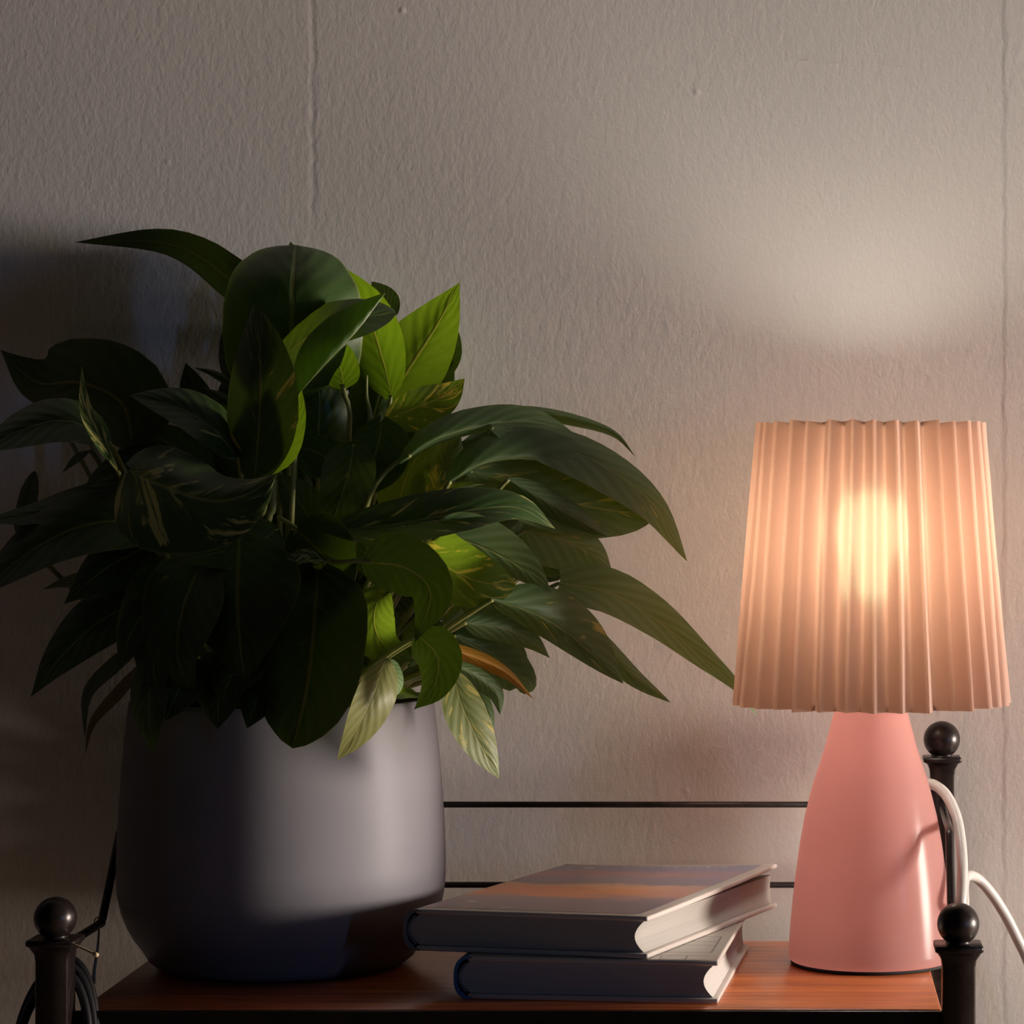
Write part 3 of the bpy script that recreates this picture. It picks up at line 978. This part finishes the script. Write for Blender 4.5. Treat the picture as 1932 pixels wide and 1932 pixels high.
Lf([(300, 1240, -7), (282, 1300, -8.6), (281, 1360, -9.6), (290, 1420, -9.8)], 38, 36, W=48, prof='oval', vary=0.0, face='L', thin=0.02)
Lf([(330, 1010, -3), (260, 1040, -4), (190, 1080, -4.4), (120, 1140, -4)], 60, 60, W=76, prof='heart', vary=0.0, face='L', thin=0.02)
Lf([(360, 1060, -5), (300, 1120, -6.6), (250, 1190, -7.4), (225, 1260, -7.4)], 66, 60, W=80, prof='heart', vary=0.0, face='L', thin=0.02)
Lf([(330, 880, -1), (250, 900, -1), (190, 930, -1), (150, 980, -1)], 60, 60, W=74, prof='heart', vary=0.0, face='L', thin=0.08)
Lf([(400, 900, 0), (340, 850, 0), (290, 825, 0.5), (250, 830, 1)], 40, 40, W=50, prof='oval', vary=0.0, face='L', thin=0.08)
Lf([(230, 900, -3), (210, 960, -3.4), (200, 1010, -3.4)], 50, 50, W=60, prof='oval', vary=0.0, face='L', thin=0.08)
# --- dark heart of the plant, hanging over the pot
Lf([(452, 1020, -8), (448, 1110, -9.6), (452, 1200, -10.6), (462, 1294, -10.6)], 120, 112, W=132, prof='heart', vary=0.22, face='L', thin=0.01)
Lf([(600, 1075, -8.6), (592, 1180, -10.6), (578, 1300, -11.6), (552, 1412, -11.8)], 102, 118, W=124, prof='round', vary=0.12, face='L', thin=0.01)
Lf([(380, 1060, -7.4), (345, 1150, -8.6), (335, 1240, -9.4), (372, 1318, -9.6)], 70, 80, W=90, prof='heart', vary=0.05, face='L', thin=0.01)
Lf([(420, 1230, -8), (410, 1290, -9.4), (412, 1322, -10), (410, 1376, -10.2)], 52, 52, W=60, prof='oval', vary=0.0, face='L', thin=0.01)  # added leaf, like the next two: imitates shade along the pot rim
Lf([(350, 1230, -7.4), (340, 1290, -9), (330, 1318, -9.6), (312, 1360, -9.8)], 46, 46, W=54, prof='oval', vary=0.0, face='L', thin=0.01)
Lf([(500, 1240, -8.4), (490, 1300, -9.8), (478, 1340, -10.4), (466, 1374, -10.6)], 46, 46, W=54, prof='oval', vary=0.06, face='L', thin=0.01)
Lf([(330, 1130, -7), (300, 1200, -8), (290, 1270, -8.6), (310, 1330, -8.8)], 52, 50, W=62, prof='heart', vary=0.0, face='L', thin=0.01)
Lf([(470, 1190, -9.4), (455, 1240, -10), (430, 1290, -10.2), (420, 1330, -10.2)], 50, 50, W=56, prof='oval', vary=0.0, face='L', thin=0.01)
Lf([(520, 1000, -6), (480, 1030, -7.4), (420, 1040, -8), (340, 1060, -8)], 50, 50, W=66, prof='heart', vary=0.0, face='L', thin=0.08)
Lf([(560, 1000, -6.4), (600, 1040, -7.4), (620, 1100, -8), (600, 1170, -8)], 70, 66, W=84, prof='heart', vary=0.05, face='L', thin=0.08)
Lf([(612, 1057, -8.2), (575, 1046, -8.6), (522, 1068, -8.8)], 16, 12, W=26, prof='oval', vary=0.6, face='L', thin=0.08)
Lf([(606, 1010, -3), (566, 950, -3.6), (524, 893, -4)], 36, 44, W=50, prof='oval', vary=0.2, pale=0.2, face='L', thin=0.08)
Lf([(668, 840, -4.4), (655, 900, -5.6), (632, 970, -6.4), (600, 1040, -6.6)], 52, 50, W=66, prof='heart', vary=0.15, face='L', thin=0.08)
Lf([(720, 792, -3), (715, 830, -3.6), (700, 880, -4), (672, 940, -4.2)], 66, 50, W=72, prof='oval', vary=0.0, face='L', thin=0.08)
Lf([(640, 900, -2), (610, 860, -1.6), (560, 840, -1.2)], 40, 40, W=50, prof='oval', vary=0.0, face='L', thin=0.08)
Lf([(700, 1080, -5), (690, 1020, -4.6), (700, 970, -4)], 40, 40, W=54, prof='oval', vary=0.0, face='L', thin=0.08)
# --- right side, upper
Lf([(757, 872, -6), (815, 832, -5.6), (900, 806, -4.2), (1000, 797, -2), (1098, 829, 0.4)], 38, 12, W=62, prof='oval', vary=0.1, pale=0.5, sl=1, sr=1, petiole=[(742, 878, -5), (705, 920, -5), (682, 985, -4.8), (664, 1048, -4.4), (610, 1330, -2)], thin=0.40)
Lf([(752, 990, -3.2), (757, 930, -3.4), (782, 870, -3.4), (826, 826, -3)], 48, 42, W=62, prof='oval', vary=0.05, sl=1, sr=-1, thin=0.60, pale=0.25)
Lf([(835, 925, -2), (845, 870, -1.4), (868, 825, -1)], 46, 40, W=56, prof='oval', vary=0.1, pale=0.95, thin=0.40)
Lf([(850, 908, -6.5), (920, 872, -5.6), (1010, 868, -4), (1105, 900, -1.8), (1198, 955, 0.6)], 62, 6, W=84, prof='oval', vary=0.05, pale=0.5, sl=1, sr=1, thin=0.40)
Lf([(930, 806, -4), (1050, 838, -2.4), (1150, 885, -0.6), (1235, 955, 1.4), (1297, 1060, 3.6)], 34, 48, W=70, prof='oval', vary=0.18, pale=0.6, sl=1, sr=-1, thin=0.40)
Lf([(880, 775, 4), (1000, 776, 4.6), (1090, 792, 5), (1160, 818, 5.4), (1199, 862, 5.6)], 10, 16, W=40, prof='oval', vary=0.25, pale=0.55, thin=0.40)
Lf([(890, 888, -4.4), (1000, 925, -3.2), (1090, 953, -1.4), (1180, 968, 0.6), (1236, 975, 2)], 60, 62, W=84, prof='round', vary=0.34, pale=0.7, sl=1, sr=-1, thin=0.40)
Lf([(960, 905, -5.6), (1040, 950, -4.4), (1100, 985, -3), (1146, 1013, -1.6)], 26, 26, W=44, prof='oval', vary=0.05, thin=0.40, pale=0.4)
Lf([(630, 1000, -7.6), (740, 990, -8.2), (870, 966, -8.2), (975, 958, -7.4), (1048, 998, -6.6)], 50, 40, W=66, prof='oval', vary=0.42, sl=1, sr=-1, thin=0.06)
Lf([(780, 962, -6.4), (830, 935, -6.2), (880, 917, -5.8), (930, 912, -5.4)], 14, 14, W=32, prof='lance', vary=0.5, pale=0.65, thin=0.60)
Lf([(808, 960, -4.4), (822, 915, -4.2), (826, 872, -4)], 24, 34, W=40, prof='oval', vary=0.65, pale=0.55, thin=0.60)
Lf([(820, 1005, -8.2), (900, 1028, -7.4), (985, 1072, -6), (1044, 1129, -4.4)], 56, 38, W=66, prof='heart', vary=0.15, pale=0.55, sl=1, sr=-1, thin=0.15, face='L')
Lf([(752, 1000, -6.6), (835, 1066, -7.4), (900, 1096, -7.6), (974, 1106, -7.2)], 62, 60, W=70, prof='round', vary=0.4, thin=0.75, face='L', pale=0.25)
Lf([(690, 1060, -9), (765, 1072, -10.4), (812, 1120, -10.8), (783, 1212, -10.4)], 62, 52, W=72, prof='heart', vary=0.05, petiole=[(680, 1058, -9), (640, 1062, -8.6), (590, 1075, -7), (560, 1330, -3)], thin=0.04, face='L')
Lf([(722, 1105, -6), (705, 1165, -6.4), (722, 1215, -6.4), (781, 1247, -6)], 40, 46, W=56, prof='oval', vary=0.12, thin=0.75, face='L', pale=0.25)
Lf([(990, 1000, -2.4), (1060, 1018, -0.8), (1115, 1045, 0.8), (1158, 1088, 2.4)], 48, 58, W=70, prof='heart', vary=0.32, pale=0.65, thin=0.40)
# --- right side, long leaves towards the lamp
Lf([(930, 1132, -7), (1010, 1158, -5.8), (1085, 1205, -4), (1176, 1290, -1.4)], 62, 34, W=74, prof='oval', vary=0.3, pale=0.5, sl=1, sr=1, thin=0.40)
Lf([(1060, 1150, -4), (1130, 1210, -2.4), (1195, 1275, -0.6), (1266, 1326, 1.6)], 18, 24, W=44, prof='oval', vary=0.35, pale=0.6, thin=0.40)
Lf([(1056, 1100, -2.6), (1150, 1118, -1), (1240, 1170, 1.4), (1320, 1236, 4), (1392, 1298, 6), (1428, 1352, 6.8)], 46, 40, W=70, prof='taper', vary=0.08, pale=0.7, sl=1, sr=-1, thin=0.40)
# --- right side, lower
Lf([(792, 1205, -8), (870, 1230, -7), (950, 1265, -5.6), (1008, 1320, -4.4)], 14, 20, W=42, prof='lance', vary=0.0, yellow=0.85, label='yellowing leaf', thin=0.40, pale=0.25)
Lf([(860, 1200, -5), (930, 1240, -3.8), (985, 1285, -2.4), (990, 1310, -1.6)], 44, 42, W=60, prof='round', vary=0.0, thin=0.40, pale=0.35)
Lf([(880, 1175, -6), (950, 1185, -4.8), (1000, 1208, -3.4), (1038, 1242, -2)], 32, 28, W=44, prof='heart', vary=0.0, pale=0.6, thin=0.40)
Lf([(790, 1200, -9), (825, 1240, -9.8), (818, 1295, -10.4), (781, 1339, -10.4)], 48, 40, W=60, prof='heart', vary=0.12, thin=0.06, face='L')
Lf([(860, 1255, -7), (905, 1280, -6), (935, 1308, -5), (944, 1349, -4.4)], 22, 22, W=36, prof='oval', vary=0.1, pale=0.45, thin=0.40)
Lf([(855, 1268, -7), (872, 1330, -7.6), (904, 1400, -7.6), (942, 1470, -7)], 40, 40, W=48, prof='oval', vary=0.36, pale=0.6, thin=0.40, face='R', yellow=0.12)
Lf([(885, 1275, -4), (910, 1320, -4), (924, 1355, -4), (926, 1388, -4)], 14, 14, W=24, prof='oval', vary=0.0, thin=0.40, pale=0.25)
Lf([(728, 1245, -8.6), (706, 1310, -10), (672, 1380, -10.4), (636, 1434, -10.2)], 42, 34, W=52, prof='oval', vary=0.05, pale=0.6, thin=0.40, face='R', yellow=0.2)
Lf([(728, 1248, -7.8), (742, 1280, -8.6), (748, 1312, -9)], 20, 26, W=34, prof='round', vary=0.0, pale=1.00, thin=0.40)
Lf([(740, 1312, -6), (768, 1306, -6.6), (795, 1316, -7)], 10, 12, W=22, prof='oval', vary=0.0, thin=0.40, pale=0.25)
Lf([(840, 1180, -3), (880, 1160, -2.6), (940, 1150, -2)], 26, 30, W=44, prof='oval', vary=0.0, pale=0.55, thin=0.40)
Lf([(800, 1160, -3.4), (800, 1200, -3.6), (770, 1260, -4)], 40, 40, W=50, prof='oval', vary=0.0, pale=0.45, thin=0.40)
Lf([(930, 1215, -1), (960, 1250, -1), (970, 1290, -1)], 40, 30, W=46, prof='oval', vary=0.0, thin=0.40, pale=0.25)
for a, kw in LEAVES:
    leaf(*a, **kw)
# --- the inner leaves that fill the bush behind
fill = [(330, 920, 4), (380, 1000, 4), (420, 880, 4), (470, 960, 3), (520, 840, 5), (560, 930, 3), (600, 1000, 2), (560, 760, 5), (640, 820, 5), (660, 930, 3), (700, 1000, 3), (740, 900, 5), (690, 1100, 2), (620, 1160, 1),
        (540, 1120, 0), (440, 1120, 2), (370, 1120, 3), (300, 1060, 3), (820, 960, 2), (880, 1000, 2.5), (930, 1050, 2), (860, 1080, 1), (780, 1120, 0), (960, 960, 3), (820, 860, 4), (900, 860, 4), (480, 780, 4), (360, 1220, 2), (450, 1220, 1), (560, 1240, -2),
        (650, 1240, -3), (720, 1180, -1), (250, 980, 2), (230, 1080, 3), (500, 680, 3), (1000, 1060, 3)]
for x, y, d in fill:
    dx, dy = x - 540, y - 1120
    a = math.atan2(dy, dx) + random.uniform(-0.5, 0.5)
    Ln = random.uniform(60, 85)
    m_ = [(x - Ln * math.cos(a), y - Ln * math.sin(a), d - 0.6), (x, y, d), (x + Ln * math.cos(a) * 0.9, y + Ln * math.sin(a) * 0.9 + 8, d + 0.3)]
    wv = random.uniform(42, 56)
    leaf(m_, wv, wv * random.uniform(0.8, 1), W=wv * 1.2, prof='heart', vary=random.choice((0, 0, 0.15)), ns=3)
# --- hidden leaves added against the wall to block light from the right
back = [(x + random.uniform(-18, 18), y + random.uniform(-18, 18)) for y in range(520, 1320, 80) for x in range(300, 900, 75)
        if (x - 590) ** 2 / 290 ** 2 + (y - 960) ** 2 / 400 ** 2 < 1 and not (x > 680 and y < 780)] + [(700, 600), (740, 690), (790, 640), (820, 690), (840, 640), (640, 560), (560, 520), (500, 540), (470, 600), (530, 600), (600, 600), (800, 820), (900, 850), (980, 860), (880, 930), (960, 940), (1040, 900), (900, 1040), (1000, 1010), (1060, 1050), (880, 1150), (980, 1130)]
for x, y in back:
    a = math.atan2(y - 1250, (x - 600) * 0.6) + random.uniform(-0.3, 0.3)
    Ln = random.uniform(55, 75)
    d = random.uniform(8.0, 9.4)
    m_ = [(x - Ln * math.cos(a), y - Ln * math.sin(a), d - 0.8), (x, y, d), (x + Ln * math.cos(a) * 0.9, y + Ln * math.sin(a) * 0.9, d)]
    leaf(m_, random.uniform(26, 40), random.uniform(26, 40), W=64, sl=1, sr=-1, prof='oval', vary=0.0, ns=3, thin=0.05)
tight = [(x + random.uniform(-12, 12), y + random.uniform(-12, 12)) for y in range(500, 1300, 70) for x in range(120, 860, 67)
         if ((x - 600) ** 2 / 250 ** 2 + (y - 960) ** 2 / 400 ** 2 < 1 and not (x > 690 and y < 760)) or (440 < x < 650 and 500 < y < 680)
         or (90 < x < 250 and 690 < y < 800)] + [(528, 512), (556, 506), (584, 512), (610, 530), (722, 560), (800, 640), (825, 680), (790, 700), (740, 640)]
for x, y in tight:  # more unseen leaves, added to deepen the bush's shadow on the wall
    a = -PI / 2 + random.uniform(-0.7, 0.7)
    Ln = random.uniform(38, 50)
    m_ = [(x - Ln * math.cos(a), y - Ln * math.sin(a), 10.1), (x, y, 10.4), (x + Ln * math.cos(a) * 0.9, y + Ln * math.sin(a) * 0.9, 10.5)]
    leaf(m_, random.uniform(18, 26), random.uniform(18, 26), W=44, sl=1, sr=-1, prof='oval', vary=0.0, ns=3, thin=0.05)
# --- unseen leaves added behind the pot to keep light off the lower wall
for y in range(1360, 1700, 60):
    for x in range(400, 700, 90):
        xx, yy = x + random.uniform(-10, 10), y + random.uniform(-10, 10)
        leaf([(xx, yy - 42, 10.4), (xx + 3, yy, 10.9), (xx - 2, yy + 46, 10.8)], random.uniform(18, 26), random.uniform(18, 26), W=34, sl=1, sr=-1,
             prof='oval', vary=0.0, ns=3, thin=0.05, petiole=[(xx, 1330, 10.2), (0.5 * xx + 266, 1290, 8.6), (533, 1330, 4)] if y < 1400 else False)
# --- stalks and young shoots that show in the gaps
def stem(pts, r, nm='stem'):
    bm_obj(nm, tube([P(x, y, PD + d / 100) for x, y, d in pts], r, n=16, seg=7), M_STEM, plant)
stem([(506, 885, -5), (500, 950, -5), (488, 1028, -4.6), (500, 1330, -2)], 0.0016)
stem([(516, 905, -5.4), (514, 960, -5.4), (506, 1010, -5), (512, 1330, -2)], 0.0019)
stem([(458, 955, -5), (474, 1000, -5), (484, 1030, -4.8), (490, 1330, -2)], 0.0014)
stem([(525, 975, -5), (575, 1010, -6), (600, 1045, -7), (606, 1062, -7)], 0.0013)
stem([(692, 708, -1), (692, 750, -1), (698, 790, -1), (690, 900, 0)], lambda t: 0.0006 + 0.0010 * t, 'young_shoot')
stem([(717, 778, -2.6), (718, 790, -2.6), (720, 830, -2)], lambda t: 0.0008 + 0.0012 * t, 'young_shoot')
stem([(872, 1152, -5), (830, 1188, -5.6), (795, 1216, -6), (700, 1330, -4)], 0.0015)
stem([(948, 1164, -3), (900, 1195, -3.6), (860, 1216, -4), (720, 1330, -3)], 0.0015)
adopt(plant)
for c in plant.children:
    if c.children:
        adopt(c)

# ------------------------------------------------------------------ small things on the left post
pts = []
turns = 3
for i in range(turns * 40 + 1):
    a = 2 * PI * i / 40
    k = i / 40
    rx, rz = 0.0178 + 0.0008 * math.sin(k * 2.1), 0.036 + 0.0008 * k
    zc = TZ + 0.0235 - rz
    top = math.cos(a)
    pts.append((XFL + rx * math.sin(a) * (1.0 + 0.10 * (1 - top)) * 0.95, 1.3775 + 0.0165 * top - 0.0045 * (k - 1.5) * 0.9, zc + rz * top - 0.0028 * k))
coil = bm_obj('coiled_cable', tube(pts, 0.0023, smooth_path=False, seg=8), M_BLACKCABLE)
coil['label'] = 'black cable coiled in loops around the left front post'
coil['category'] = 'cable'
bm = tube([P(136, 1781, 1.3675), P(160, 1791, 1.364), P(181, 1801, 1.361)], 0.0006, n=8, seg=6)
tube([P(178, 1799, 1.3615), P(184, 1803, 1.3606)], 0.0011, smooth_path=False, seg=6, bm=bm)
tie = bm_obj('cable_tie', bm, M_CREAMTIE)
tie['label'] = 'thin cream tie sticking out of the black cable coil'
tie['category'] = 'cable tie'
Dr = 1.496
bm = tube([P(188, 1740, Dr) + Vector((0.0029 * math.cos(a), 0, 0.0029 * math.sin(a))) for a in [2 * PI * i / 16 for i in range(17)]], 0.00035, smooth_path=False, seg=6)
tube([P(187, 1753, Dr), P(184, 1790, Dr - 0.002), P(178, 1830, Dr - 0.004), P(176, 1856, Dr - 0.005)], lambda t: 0.0005 + 0.0006 * t, n=14, seg=6, bm=bm)
th = bm_obj('thread_loop', bm, M_CLEARTIE)
th['label'] = 'thin pale grey thread looped over the left side rail and hanging down'
th['category'] = 'thread'
